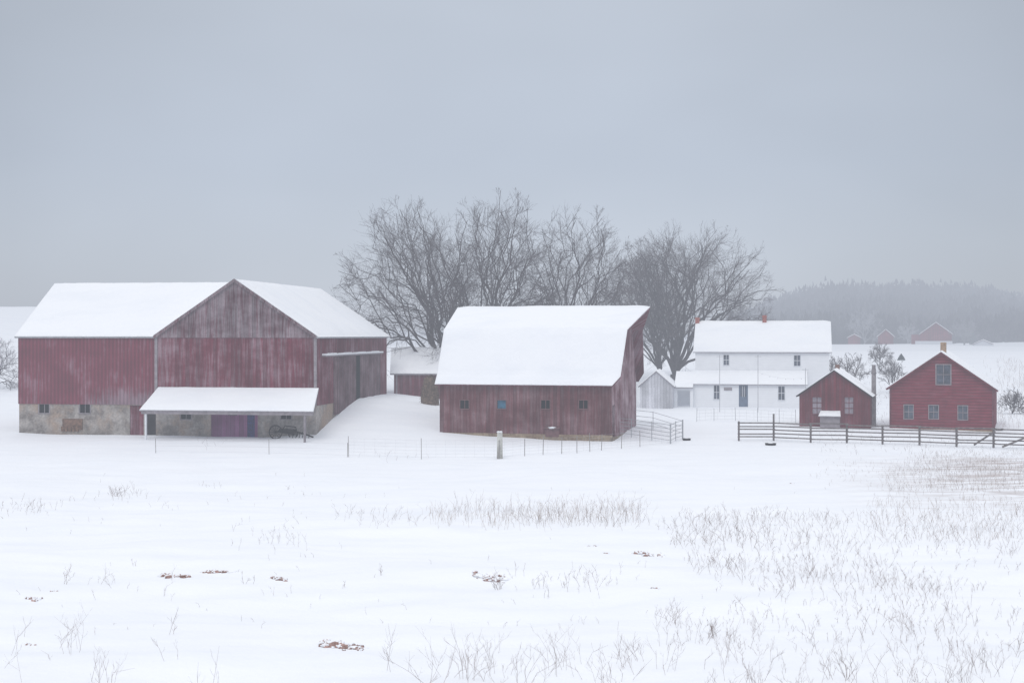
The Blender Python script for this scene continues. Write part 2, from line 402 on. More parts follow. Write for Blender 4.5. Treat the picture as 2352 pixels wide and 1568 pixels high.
# pent roof
pl=B.P(365,892);pr=B.P(733,894);fl=B.P(320,942,-3.);fr_=B.P(720,945,-3.)
z1=(fl.z+fr_.z)/2;z0=3.85
roofs([((fl.x,-3.0,z1),(fr_.x,-3.0,z1)),((pl.x,-.11,z0),(pr.x,-.11,z0))],'pent_roof',GREYF,bn,.12,.14,4)
for px in (335,700):
    x=B.fx(px,-2.8);m=MB();m.box(x-.07,x+.07,-2.87,-2.73,-.5,z1-.02);m.build('post',WHITEF if px<400 else GREYF,bn)
m=MB();m.box(fl.x+.1,fr_.x-.1,-2.92,-2.7,z1-.28,z1-.10);m.build('beam',GREYF,bn)
# sliding door
s0,s1,z0d,z1d=slot;sm_=B.sy(814);sn_=B.sy(823)
ubx('door',REDD,bn,RIGHT(.05),s0,sm_,.02,.10,1.6,z1d-.05)['label']='nearer weathered sliding door leaf on the right side'
ubx('door',REDD,bn,RIGHT(.05),sn_,s1,.02,.10,1.6,z1d-.05)['label']='farther weathered sliding door leaf on the right side'
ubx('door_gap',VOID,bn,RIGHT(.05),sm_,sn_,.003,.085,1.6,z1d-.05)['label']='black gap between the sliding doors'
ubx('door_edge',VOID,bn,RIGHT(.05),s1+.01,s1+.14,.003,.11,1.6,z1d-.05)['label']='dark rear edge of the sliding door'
r0=B.sy(738);ra=ubx('door_rail',GREYF,bn,RIGHT(.05),r0,s1+.5,.0,.32,z1d,z1d+.1)
m=MB()
for k in range(12):
    u0=lerp(r0,s1+.5,k/12);u1=lerp(r0,s1+.5,(k+1)/12);m.ubox(RIGHT(.05),u0,u1,.01,.33,z1d+.1,z1d+.24+.03*math.sin(k*2.1))
m.build('snow',SNOW,ra)
# roofs
oh=.3;k=(RZ-EV)/(-XR)
roofs([((XL-.25,-oh,EV-oh*k*.9),(XG-.02,-oh,EV-oh*k*.9)),((XL-.25,-XR,RZ),(XR,-XR,RZ))],'roof',METR,bn,.12,.15,1)
roofs([((XL-.25,WD+oh,EV-.2),(XG,WD+oh,EV-.2)),((XL-.25,-XR+.01,RZ),(XR,-XR+.01,RZ))],'roof',METR,bn,.12,.15,8)
roofs([((XG,-oh,EV),(XG,GD+.3,EV)),((XR-.005,-oh,RZ),(XR-.005,GD+.3,RZ))],'roof',METR,bn,.12,.08,2)
roofs([((.3,-oh,EV-.2),(.3,GD+.4,EV-.2)),((XR+.005,-oh,RZ),(XR+.005,GD+.4,RZ))],'roof',METR,bn,.12,.12,3)
for (xa,xb) in ((XG-.15,XR),(.15,XR)):
    m=MB();m.hexa([V((xa,-.33,EV-.35)),V((xb,-.33,RZ-.22)),V((xb,-.29,RZ-.22)),V((xa,-.29,EV-.35)),V((xa,-.33,EV-.08)),V((xb,-.33,RZ+.03)),V((xb,-.29,RZ+.03)),V((xa,-.29,EV-.08))])
    m.build('rake_board',REDG,bn)
# ------------------------------------------------------------------ implement under the pent roof
def implement():
    ly=-1.0;p=B.P(634,1000,ly);w=Matrix.Rotation(-B.yaw,4,'Z')
    loc=V((B.X,B.Y,0))+w@V((p.x,ly,0));zz=g(loc.x,loc.y);loc.z=zz
    e=empty('farm_implement',loc,'dark old wheeled farm implement parked under the barn pent roof','farm implement',None,-B.yaw,'n')
    for dx,rr,yy in ((0,.5,-.1),(1.25,.34,.25)):
        m=MB();N=20
        pts=[V((dx+math.cos(2*math.pi*i/N)*rr,yy,rr-.03+math.sin(2*math.pi*i/N)*rr)) for i in range(N+1)]
        m.tube(pts,.05,6,False)
        for i in range(6):
            a=math.pi*i/6;m.tube([V((dx+math.cos(a)*rr,yy,rr-.03+math.sin(a)*rr)),V((dx-math.cos(a)*rr,yy,rr-.03-math.sin(a)*rr))],.018,4)
        m.build('wheel',DARK,e)
    m=MB();m.tube([V((0,0,.5)),V((1.2,.1,.6)),V((2.2,.0,.35)),V((2.9,0,.12))],.06,6);m.tube([V((0,-.1,.5)),V((1.25,.25,.34))],.05,6);m.tube([V((.4,0,.5)),V((.7,0,.95)),V((1.5,.1,.85)),V((1.6,0,.5))],.05,6)
    m.hexa([V((.15,-.02,.45)),V((1.5,-.02,.42)),V((1.5,.4,.42)),V((.15,.4,.45)),V((.25,-.02,.72)),V((1.4,-.02,.66)),V((1.4,.4,.66)),V((.25,.4,.72))]);m.build('frame',DARK,e)
    m=MB()
    for i in range(6): m.tube([V((1.3+i*.25,0,.5)),V((1.38+i*.25,-.15,.25)),V((1.33+i*.25,-.2,0))],.03,5)
    m.build('tines',DARK,e)
implement()
# ------------------------------------------------------------------ centre gambrel barn
C=Fr(1405,104,14.5)
cb=C.root('barn','red gambrel barn with deep snow roof, four small square windows and pointed hay hood','barn')
XL=C.fx(1010);DP=11.
WH=[hole(C,c-10,c+10,919,938) for c in (1067,1152,1253,1340)]
lo=hole(C,1253,1284,983,1003)
WZ=4.45
m=MB();m.wall(FRONT,XL,0,.45,WZ,WH,.2)
m.build('wall',REDC,cb)
m=MB();m.wall(BACK(DP),XL,0,-.5,WZ);m.build('wall',REDC,cb)
PRF=[(-.5,4.12),(.12,4.8),(1.9,8.25),(5.5,10.0),(9.1,8.25),(10.88,4.8),(11.5,4.12)]
dh=(.35,1.5,.2,2.65)
m=MB();m.wall(RIGHT(0),0,DP,-.3,4.3,[dh],.2)
m.poly((0,0,4.3),(0,DP,4.3),(0,DP-.25,4.75),(0,9.05,8.1),(0,5.5,9.85),(0,1.95,8.1),(0,.25,4.75));m.build('gable_wall',REDP,cb)['label']='peeling red end wall'
m=MB();m.wall(LEFT(XL),0,DP,-.3,4.3);m.poly((XL,0,4.3),(XL,DP,4.3),(XL,DP-.25,4.75),(XL,9.05,8.1),(XL,5.5,9.85),(XL,1.95,8.1),(XL,.25,4.75))
m.build('gable_wall',REDC,cb)
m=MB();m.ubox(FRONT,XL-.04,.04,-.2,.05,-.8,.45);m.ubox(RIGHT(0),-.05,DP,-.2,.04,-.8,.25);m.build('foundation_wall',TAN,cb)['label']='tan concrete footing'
for i,h in enumerate(WH): window(cb,FRONT,h,2 if i!=1 else 1,1,FRAMED,BLUE if i==1 else VOID,.05,'square window with blue pane' if i==1 else None)
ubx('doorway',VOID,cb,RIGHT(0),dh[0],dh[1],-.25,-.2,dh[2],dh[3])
m=MB();m.ubox(FRONT,lo[0],lo[1],.0,.07,lo[2],lo[3]);m.ubox(FRONT,lo[0]-.1,lo[1]+.1,.0,.25,lo[3],lo[3]+.05);h=m.build('hatch',FRAMED,cb)
m=MB();m.lump(V(((lo[0]+lo[1])/2,-.13,lo[3]+.05)),.3,3,.25);m.build('snow',SNOW,h,True)
XE=[.12,.65,.85,2.0,.85,.65,.12]
roofs([((XL-.25,y,z),(XE[i],y,z)) for i,(y,z) in enumerate(PRF)],'roof',RED,cb,.12,.16,11)
m=MB();m.box(0,1.75,5.42,5.58,9.55,9.72);m.build('hay_track',RUST,cb)
# ------------------------------------------------------------------ low link shed between the barns
L=Fr(1035,128,9)
ls=L.root('shed','low red shed with snowy roof set back between the two barns','shed')
XL=L.fx(905);ez=L.z(856,0);rz=L.z(802,0,5)
m=MB();m.wall(FRONT,XL,0,-.5,ez);m.wall(LEFT(XL),0,10,-.5,ez);m.poly((XL,0,ez),(XL,10,ez),(XL,5,rz));m.wall(RIGHT(0),0,10,-.5,ez);m.poly((0,0,ez),(0,10,ez),(0,5,rz));m.wall(BACK(10),XL,0,-.5,ez);m.build('wall',RED,ls)
roofs([((XL-.3,-.3,ez-.1),(.3,-.3,ez-.1)),((XL-1.5,5,rz+.05),(.3,5,rz+.05)),((XL-.3,10.3,ez-.1),(.3,10.3,ez-.1))],'roof',GREYF,ls,.12,.16,5)
ubx('corner_board',GREYF,ls,FRONT,XL+.2,XL+.32,.002,.05,-.5,ez-.2)
# hay
p=V(((988-CX)/F*119,119,0));p.z=g(p.x,p.y)
rnd=random.Random(4)
e=empty('haystack',p,'slim rounded brown heap of hay at the left end of the gambrel barn','haystack')
m=MB();vs=[];n=28;rows=14
for i in range(rows+1):
    th=math.pi/2*i/rows
    for k in range(n):
        ph=2*math.pi*k/n;d=V((math.sin(th)*math.cos(ph),math.sin(th)*math.sin(ph),math.cos(th)**.8))
        q=1+.2*noise.noise(d*3)+rnd.uniform(-.04,.04);vs.append(p+V((d.x*.75*q,d.y*.75*q,d.z*2.4*q-.15)))
m.add(vs,[(i*n+k,i*n+(k+1)%n,(i+1)*n+(k+1)%n,(i+1)*n+k) for i in range(rows) for k in range(n)])
for _ in range(900):
    th=rnd.uniform(0,1.5);ph=rnd.uniform(0,6.28);q=p+V((math.sin(th)*math.cos(ph)*.75,math.sin(th)*math.sin(ph)*.75,math.cos(th)**.8*2.3-.1))
    m.tube([q,q+V((rnd.uniform(-.3,.3),rnd.uniform(-.3,.1),rnd.uniform(-.3,.35)))],.012,3,False)
m.build('hay',HAY,e,True)
# ------------------------------------------------------------------ farmhouse
H=Fr(1905,140,11)
fh=H.root('farmhouse','two storey white farmhouse with snowy roof, two brick chimneys and low front addition','house')
XL=H.fx(1597);ez=H.z(806,XL/2);rz=H.z(741,XL/2,3.4);DP=6.8
wu=[hole(H,1662,1674,815,838),hole(H,1824,1838,816,840)]
m=MB();m.wall(FRONT,XL,0,-1,ez,wu,.16);m.wall(LEFT(XL),0,DP,-1,ez);m.poly((XL,0,ez),(XL,DP,ez),(XL,DP/2,rz));m.wall(RIGHT(0),0,DP,-1,ez);m.poly((0,0,ez),(0,DP,ez),(0,DP/2,rz));m.wall(BACK(DP),XL,0,-1,ez);m.build('wall',LAPW,fh)
for h in wu: window(fh,FRONT,h,2,2,WHITEF,GLASS,.08)
roofs([((XL-.2,-.3,ez-.12),(.25,-.3,ez-.12)),((XL-.2,DP/2,rz+.05),(.25,DP/2,rz+.05)),((XL-.2,DP+.3,ez-.12),(.25,DP+.3,ez-.12))],'roof',GREYF,fh,.08,.15,6)
for px,yt,w in ((1602,729,.42),(1756,724,.42)):
    x=H.fx(px,DP/2);zt=H.z(yt,x,DP/2);m=MB();m.box(x-w/2,x+w/2,DP/2-.25,DP/2+.25,rz-.6,zt);m.box(x-w/2-.04,x+w/2+.04,DP/2-.29,DP/2+.29,zt-.18,zt-.08);m.build('chimney',BRICK,fh)
AY=-2.4
AF=(V((0,AY,0)),V((1,0,0)),V((0,-1,0)))
xa=H.fx(1592,AY);xb=H.fx(1850,AY);ae=H.z(880,xa/2,AY);at=H.z(851,xa/2,0)
def ah(x0,x1,y0,y1):
    a=H.fx(x0,AY);b=H.fx(x1,AY);return (a,b,H.z(y1,a,AY),H.z(y0,a,AY))
w1=ah(1640,1652,885,916);w2=ah(1788,1802,887,918);dd=ah(1697,1718,883,934)
m=MB();m.wall(AF,xa,xb,-1,ae,[w1,w2,dd],.16)
for X in (xa,xb): m.poly((X,AY,-1),(X,0,-1),(X,0,at),(X,AY,ae))
m.build('addition_wall',LAPW,fh)['label']='white wall of the low front addition'
window(fh,AF,w1,2,2,WHITEF,GLASS,.08);window(fh,AF,w2,2,2,WHITEF,GLASS,.08)
d=ubx('door',DOORB,fh,AF,dd[0],dd[1],-.12,-.07,dd[2],dd[3]);ubx('pane',GLASS,d,AF,dd[0]+.15,dd[1]-.15,-.068,-.05,dd[2]+1.0,dd[3]-.15)
m=MB()
for i in (1,2):
    x=lerp(dd[0]+.15,dd[1]-.15,i/3);m.ubox(AF,x-.02,x+.02,-.048,-.035,dd[2]+1.,dd[3]-.15)
m.build('door_frame',WHITEF,d)
roofs([((xa-.2,AY-.3,ae-.12),(xb+.2,AY-.3,ae-.12)),((xa-.2,-.01,at),(xb+.2,-.01,at))],'porch_roof',GREYF,fh,.06,.12,7)
x=H.fx(1672,AY);z=H.z(893,x,AY);ubx('wall_board',GREYF,fh,AF,x-.4,x+.4,.01,.05,z-.15,z+.15)['label']='small grey board on the addition wall'
# grey-white shed left of house
G=Fr(1545,138,11)
gs=G.root('shed','small grey white gabled shed with open porch left of the farmhouse','shed')
XL=G.fx(1470);ap=G.z(853,XL/2);ez=G.z(885,XL/2)
m=MB();m.wall(FRONT,XL,0,-.6,ez);m.poly((XL,0,ez),(0,0,ez),(XL/2,0,ap));m.wall(RIGHT(0),0,5,-.6,ez);m.wall(LEFT(XL),0,5,-.6,ez);m.wall(BACK(5),XL,0,-.6,ez);m.build('wall',GREYW,gs)
roofs([((XL-.2,-.15,ez-.12),(XL-.2,5.2,ez-.12)),((XL/2,-.15,ap+.05),(XL/2,5.2,ap+.05)),((.2,-.15,ez-.12),(.2,5.2,ez-.12))],'roof',GREYF,gs,.08,.12,9)
ubx('door',GREYW,gs,FRONT,XL+.5,XL+1.5,.002,.05,-.6,2.7)
xw=G.fx(1592,2);ow=(V((0,2.,0)),V((1,0,0)),V((0,-1,0)))
m=MB();m.wall(ow,0,xw,-.6,ez-.2,[(0.3,xw-.3,-.5,ez-.55)],.2);m.build('porch_wall',LAPW,gs);m=MB();m.wall(BACK(4.8),0,xw,-.6,ez);m.build('porch_wall',LAPW,gs)
roofs([((.02,1.7,ez-.25),(xw,1.7,ez-.25)),((.02,4.6,ap-.1),(xw,4.6,ap-.1))],'porch_roof',GREYF,gs,.08,.12,10)
# ------------------------------------------------------------------ small red shed
S=Fr(1998,112,18)
ss=S.root('shed','small dark red gabled shed with two grey windows and snow capped entry hood','shed')
XL=S.fx(1836);ez=S.z(905,XL/2);ap=S.z(851,XL/2);DP=5.5
wn=[hole(S,1866,1887,912,950),hole(S,1940,1960,912,950)]
m=MB();m.wall(FRONT,XL,0,-.6,ez,wn,.14);m.poly((XL,0,ez),(0,0,ez),(XL/2,0,ap));m.wall(RIGHT(0),0,DP,-.6,ez);m.wall(LEFT(XL),0,DP,-.6,ez);m.wall(BACK(DP),XL,0,-.6,ez);m.poly((XL,DP,ez),(0,DP,ez),(XL/2,DP,ap));m.build('wall',REDS,ss)
for h in wn: window(ss,FRONT,h,2,3,REDS,GREYL,.05)
kk=(ap-ez)/(-XL/2)
roofs([((XL-.25,-.3,ez-.25*kk),(XL-.25,DP+.3,ez-.25*kk)),((XL/2,-.3,ap+.06),(XL/2,DP+.3,ap+.06)),((.25,-.3,ez-.25*kk),(.25,DP+.3,ez-.25*kk))],'roof',DARK,ss,.1,.10,12)
x=XL/2;m=MB();m.box(x-.17,x+.17,2.6,3.0,ap-.2,S.z(837,x,2.8));m.build('chimney',BROWNB,ss)
x=S.fx(2007,2.6);zt=S.z(838,x,2.6);m=MB();m.box(x-.17,x+.17,2.4,2.8,-.3,zt-.3);m.box(x-.14,x+.14,2.44,2.76,zt-.3,zt);m.box(x-.21,x+.21,2.35,2.85,zt-.7,zt-.6);m.build('chimney',BLOCK,ss)['label']='grey block chimney on the right side'
a=S.P(1880,948,-.8);b=S.P(1931,972,-.8);m=MB();m.box(a.x+.1,b.x-.1,-.7,-.02,.2,a.z-.15);hh=m.build('hood',GREYF,ss)
roofs([((a.x,-.9,a.z-.25),(b.x,-.9,a.z-.25)),((a.x+.1,-.02,a.z+.12),(b.x-.1,-.02,a.z+.12))],'hood_roof',GREYF,ss,.06,.13,13)
# ------------------------------------------------------------------ red clapboard house on the right
K=Fr(2283,110,20.5)
kh=K.root('outbuilding','red clapboard outbuilding with tan chimney, tall gable window and three lower windows','building')
XL=K.fx(2044);ez=K.z(888,XL/2);ap=K.z(810,XL/2);DP=8.
wl=[hole(K,2077,2097,930,961),hole(K,2134,2155,931,961),hole(K,2201,2222,932,963)];wg=hole(K,2151,2183,838,882)
m=MB();m.wall(FRONT,XL,0,-.6,ez,wl,.14)
zt=wg[3]+.12;t=(ap-zt)/(ap-ez);xc=XL/2;xl=xc+(XL-xc)*t;xr=xc-xc*t
m.poly((XL,0,ez),(xl,0,ez),(xl,0,zt));m.poly((xr,0,ez),(0,0,ez),(xr,0,zt));m.poly((xl,0,zt),(xr,0,zt),(xc,0,ap))
hg=(wg[0],wg[1],max(wg[2],ez+.02),wg[3]);m.wall(FRONT,xl,xr,ez,zt,[hg],.14)
m.wall(RIGHT(0),0,DP,-.6,ez);m.wall(LEFT(XL),0,DP,-.6,ez);m.wall(BACK(DP),XL,0,-.6,ez);m.poly((XL,DP,ez),(0,DP,ez),(xc,DP,ap));m.build('wall',LAPR,kh)
for h in wl: window(kh,FRONT,h,2,2,GREYF,GLASS,.06)
window(kh,FRONT,hg,2,2,GREYF,GLASS,.08,'tall gable window')
ubx('foundation_wall',TAN,kh,FRONT,XL-.03,.03,-.1,.04,-.7,.42)
ubx('corner_board',RED,kh,FRONT,-.12,.03,.002,.05,.42,ez);ubx('corner_board',RED,kh,FRONT,XL-.03,XL+.1,.002,.05,.42,ez)
kk=(ap-ez)/(-XL/2)
roofs([((XL-.3,-.35,ez-.3*kk),(XL-.3,DP+.3,ez-.3*kk)),((xc,-.35,ap+.07),(xc,DP+.3,ap+.07)),((.35,-.35,ez-.35*kk),(.35,DP+.3,ez-.35*kk))],'roof',REDS,kh,.12,.11,14)
x=K.fx(2167,1.5);m=MB();m.box(x-.22,x+.22,1.25,1.7,ap-.3,K.z(786,x,1.5));m.build('chimney',TANB,kh)
# ------------------------------------------------------------------ far farm
def farbarn(px0,px1,D,yap,yev,yb,label,wallm,white=False,group=None):
    f=Fr(px1,D,math.degrees(math.atan((px1-CX)/F)));r=f.root('barn',label,'barn',group);XL=f.fx(px0);ez=f.z(yev,XL/2);ap=f.z(yap,XL/2);zb=g(f.X,f.Y)-3
    m=MB();m.wall(FRONT,XL,0,zb,ez);m.poly((XL,0,ez),(0,0,ez),(XL/2,0,ap));m.wall(RIGHT(0),0,14,zb,ez);m.wall(LEFT(XL),0,14,zb,ez);m.wall(BACK(14),XL,0,zb,ez);m.build('wall',wallm,r)
    roofs([((XL-.5,-.3,ez-.3),(XL-.5,14,ez-.3)),((XL/2,-.3,ap+.1),(XL/2,14,ap+.1)),((.5,-.3,ez-.3),(.5,14,ez-.3))],'roof',REDS,r,.15,.12,px0)
    return f,r,XL
HK[0]=-.0022  # thinner painted haze for the far barn boards
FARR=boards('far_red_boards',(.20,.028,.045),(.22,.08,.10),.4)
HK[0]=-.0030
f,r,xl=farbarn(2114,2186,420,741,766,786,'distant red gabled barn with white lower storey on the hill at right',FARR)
zt=f.z(783,xl/2);ubx('lower_wall',WHITEF,r,FRONT,xl-1.5,.2,.0,.5,zt-4,zt)
m=MB();z=f.z(768,xl);m.box(xl-2.6,xl-.1,0,10,zt-3,z);m.build('side_bay',FARR,r)
farbarn(2017,2052,430,757,772,785,'small distant red barn left of the large distant barn',FARR)
farbarn(1948,1976,460,768,774,784,'tiny distant red shed, leftmost of the far farm',FARR)
farbarn(2238,2278,400,781,788,800,'low distant white shed at the right of the far farm',WHITEF)
# ------------------------------------------------------------------ trees
def tree(label,px,D,cx,cy,rx,ry,limbs,seed,counts=(7,5,3),subs=5,r0=.42,L1=.38,name='bare_tree',group=None,tw=.0105,split=.05,low=-.35,tm=TWIG):
    rnd=random.Random(seed)
    X=(px-CX)/F*D;base=V((X,D,g(X,D)-.15));Cc=wp(cx,cy,D);a=rx/F*D;b=ry/F*D;dp=a*.85
    e=empty(name,base+V((0,0,.15)),label,'tree',group)
    T=MB();K_=MB();L0=L1*b
    def inside(p):
        q=p-Cc;n=noise.noise(p*(1.6/b)+V((seed,0,0)))*.22
        zz=q.z/b if q.z>0 else q.z/(b*1.3)
        return (q.x/a)**2+(q.y/dp)**2+zz**2<1.12+n
    def rdir():
        return V((rnd.gauss(0,1),rnd.gauss(0,1),rnd.gauss(0,1))).normalized()
    def branch(p,d,L,r,lev):
        ns=4 if lev<2 else (3 if lev==2 else 2)
        pts=[p.copy()];q=p.copy();d=d.copy();rads=[r];cut=False
        for i in range(ns):
            d=(d+rdir()*.17+V((0,0,.02))).normalized();q=q+d*(L/ns)
            pts.append(q.copy());rads.append(max(r*(1-.65*(i+1)/ns),tw*.5))
            if not inside(q): cut=True;break
        K_.tube(pts,rads,3,False)
        if lev<len(counts):
            for k in range(counts[lev]):
                t=rnd.uniform(.2,1)*(len(pts)-1);i=min(int(t),len(pts)-2);pp=pts[i].lerp(pts[i+1],t-i)
                dd=(pts[i+1]-pts[i]).normalized();ax=dd.cross(rdir()).normalized();ang=R(rnd.uniform(20,50))
                nd_=(dd*math.cos(ang)+ax*math.sin(ang)+V((0,0,.02))+(pp-Cc).normalized()*.22).normalized()
                branch(pp,nd_,L*rnd.uniform(.5,.78)*(.7 if cut else 1),max(r*.55*(1-.4*t/len(pts)),tw),lev+1)
    def shell(el,ph): return Cc+V((a*math.cos(el)*math.cos(ph),dp*math.cos(el)*math.sin(ph),b*math.sin(el)))*rnd.uniform(.84,.99)
    def curve(p0,d0,tgt,r,n,jit,seedv,sides):
        L=(tgt-p0).length;mid=p0+d0*L*.5;pts=[]
        for k in range(n+1):
            t=k/n;p=p0*(1-t)**2+mid*2*t*(1-t)+tgt*t*t
            p+=V((noise.noise(V((t*5,seedv,seed))),noise.noise(V((seedv,t*5,seed))),noise.noise(V((seedv,seed,t*5)))))*jit*min(t*2.5,1)
            pts.append(p)
        T.tube(pts,[lerp(r,.022,(k/n)**.7) for k in range(n+1)],sides,False)
        return pts
    def twigs(pts,r,f0,cnt):
        n=len(pts)-1
        for k in range(cnt):
            t=lerp(f0,.99,(k+rnd.random())/cnt)*n;j=min(int(t),n-1);pp=pts[j].lerp(pts[j+1],t-j);dd=(pts[j+1]-pts[j]).normalized()
            ax=dd.cross(rdir()).normalized();ang=R(rnd.uniform(25,58))
            branch(pp,(dd*math.cos(ang)+ax*math.sin(ang)+V((0,0,.02))).normalized(),L0*lerp(1.1,.5,t/n)*rnd.uniform(.7,1.15),max(r*.4*(1-.7*t/n),.018),1)
    th=rnd.uniform(1.0,1.7)*b/8;fork=base+V((rnd.uniform(-.2,.2),0,th))
    T.tube([base,base+V((0,0,.4)),base+V((0,0,th*.6)),fork],[r0*1.35,r0*1.1,r0,r0*.95],10)
    jit=1.5*b/8
    for i in range(limbs):
        ph=2*math.pi*(i*.618+rnd.uniform(-.06,.06));el=lerp(low,1.2,((i+.5)/limbs)**.9)
        tgt=shell(el,ph);dv=(tgt-fork).normalized();d0=(V((dv.x*(1-split),dv.y*(1-split),abs(dv.z)+.25))).normalized()
        rl=r0*rnd.uniform(.36,.55)
        pts=curve(fork,d0,tgt,rl,12,jit,i*3.7,7)
        twigs(pts,rl,.4,counts[0])
        for k in range(subs):
            t=lerp(.2,.72,(k+rnd.random())/subs);j=int(t*12);p0=pts[j];dd=(pts[j+1]-pts[j]).normalized()
            tg=shell(el+rnd.uniform(-.8,.6),ph+rnd.uniform(-1.2,1.2)/max(.35,math.cos(el)))
            d1=(dd*.6+(tg-p0).normalized()*.7).normalized();rs=rl*(1-.75*t**.7)*.62+.02
            ps=curve(p0,d1,tg,rs,8,jit*.8,i*3.7+k*1.3+.5,5)
            twigs(ps,rs,.25,counts[0])
    T.build('trunk',BARK,e);K_.build('crown',tm,e)
tree('wide spreading bare tree at left with low limbs reaching over the link shed',1035,134,945,680,180,215,11,3)
tree('tallest bare tree, rising behind the left half of the gambrel barn roof',1120,138,1150,655,150,215,9,7)
tree('narrow bare tree rising behind the right half of the gambrel barn roof',1300,140,1320,660,132,192,8,12,r0=.34)
tree('dense broad crowned bare tree standing left of the white farmhouse',1548,158,1595,690,196,178,13,21,(8,5,3),6,.5)
tree('lower dense bare tree with its trunk close behind the gambrel barn hood',1515,160,1458,705,108,140,8,33,r0=.34)
tree('tall pale frosted tree cut off by the left edge of the picture',-8,150,-8,860,62,85,8,41,(5,5,3),4,.12,tw=.008,tm=FROST)
tree('small grey bare tree behind the small red shed',1950,150,1950,855,52,45,7,51,(5,4,3),3,.08,tw=.0075,low=0)
tree('slim bare tree between the small shed and the red outbuilding',2022,170,2022,830,32,45,6,52,(5,4,3),3,.08,tw=.009,low=0)
tree('bare shrubby tree at the right end of the farmhouse',1905,152,1905,855,36,42,6,53,(5,4,3),3,.07,tw=.0075,low=0)
tree('grey bare bush tree at the left rear of the red outbuilding',2048,150,2050,865,34,42,6,59,(5,4,3),3,.07,tw=.008,low=0)
tree('distant bare tree right of the large distant barn',2215,410,2215,765,36,34,7,54,(5,4,3),3,.22,tw=.028)
tree('distant bare tree above the smallest far barns',1985,480,1985,745,42,42,7,55,(5,4,3),3,.22,tw=.03)
tree('distant bare tree just left of the large distant barn',2085,470,2085,768,25,28,6,56,(5,4,3),3,.2,tw=.03)
tree('brown bare brush tree beside the right wall of the red outbuilding',2325,128,2325,940,38,48,7,57,(5,4,3),3,.05,tw=.007,low=0)
def ever(px,D,yt,yb,w,label):
    p=V(((px-CX)/F*D,D,0));p.z=g(p.x,p.y);h=CZ-(yt-HY)/F*D-p.z;ww=w/F*D
    e=empty('evergreen_tree',p,label,'tree');rnd=random.Random(px)
    m=MB();m.tube([p-V((0,0,.2)),p+V((0,0,h*.9))],[h*.02,h*.006],6);m.build('trunk',BARK,e)
    m=MB()
    for i in range(700):
        t=rnd.random()**.8;rr=ww/2*(1-t)**.8*rnd.uniform(.5,1.1);a=rnd.uniform(0,6.28);q=p+V((math.cos(a)*rr,math.sin(a)*rr,h*(.06+.92*t)));s=h*.07
        m.poly(p+V((0,0,h*(.1+.92*t))),q+V((rnd.uniform(-s,s),rnd.uniform(-s,s),-s*.6)),q+V((rnd.uniform(-s,s),rnd.uniform(-s,s),s*.3)))
    m.build('crown',EVER,e)
ever(2070,200,812,860,20,'small dark evergreen in the field left of the red outbuilding')
ever(2236,405,764,795,18,'dark distant evergreen beside the far white shed')
# far woods: covers the hill at right
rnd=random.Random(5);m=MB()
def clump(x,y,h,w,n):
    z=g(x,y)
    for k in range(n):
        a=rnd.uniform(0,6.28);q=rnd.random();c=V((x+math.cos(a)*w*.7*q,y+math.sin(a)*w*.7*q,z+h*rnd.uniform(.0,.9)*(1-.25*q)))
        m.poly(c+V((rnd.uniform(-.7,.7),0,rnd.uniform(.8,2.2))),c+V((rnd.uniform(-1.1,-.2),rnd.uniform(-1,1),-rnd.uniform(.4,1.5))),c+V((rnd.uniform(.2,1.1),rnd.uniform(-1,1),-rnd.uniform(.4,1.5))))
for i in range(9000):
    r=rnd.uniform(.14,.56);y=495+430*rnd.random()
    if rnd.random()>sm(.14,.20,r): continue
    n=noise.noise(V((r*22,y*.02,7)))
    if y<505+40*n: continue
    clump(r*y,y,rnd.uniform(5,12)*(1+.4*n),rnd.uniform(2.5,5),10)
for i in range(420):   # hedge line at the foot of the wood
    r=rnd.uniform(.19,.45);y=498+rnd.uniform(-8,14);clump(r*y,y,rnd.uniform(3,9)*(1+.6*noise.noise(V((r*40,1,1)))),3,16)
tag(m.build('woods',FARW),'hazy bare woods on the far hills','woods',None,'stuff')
# ------------------------------------------------------------------ fences
def boardfence():
    P=[(1697,1012,45),(1777,1012,62),(1862,1016,44),(1945,1017,44),(2027,1020,44),(2112,1022,42),(2197,1026,42),(2282,1028,42),(2370,1031,42)]
    pts=[hit(a,b) for a,b,c in P];e=empty('rail_fence',pts[0],'weathered grey wooden rail fence running to the right edge before the red outbuilding','fence')
    for p,(a,b,c) in zip(pts,P):
        h=c/F*p.y;m=MB();m.box(p.x-.06,p.x+.06,p.y-.06,p.y+.06,p.z-.4,p.z+h);m.build('post',WOODG,e)
    for k in range(5):
        m=MB()
        for i in range(len(pts)-1):
            q0,q1=pts[i],pts[i+1];z=.28+k*.27
            j=[random.Random(i*9+k).uniform(-.05,.05) for _ in range(2)]
            a=q0+V((-.1,-.08-(i%2)*.003,z+j[0]));b=q1+V((.1,-.08-(i%2)*.003,z+j[1]))
            m.hexa([a+V((0,-.02,-.045)),b+V((0,-.02,-.045)),b+V((0,.02,-.045)),a+V((0,.02,-.045)),a+V((0,-.02,.045)),b+V((0,-.02,.045)),b+V((0,.02,.045)),a+V((0,.02,.045))])
        m.build('rail',WOODG,e)
    a=hit(2236,1024);b=hit(2284,1029)
    m=MB();m.tube([a+V((0,-.15,.1)),b+V((0,-.15,1.2))],.07,5);m.build('brace',WOODG,e)
    c=hit(2352,1031);m=MB();m.tube([hit(2300,1029)+V((0,-.15,.1)),c+V((0,-.15,.8))],.07,5);m.build('brace',WOODG,e)
boardfence()
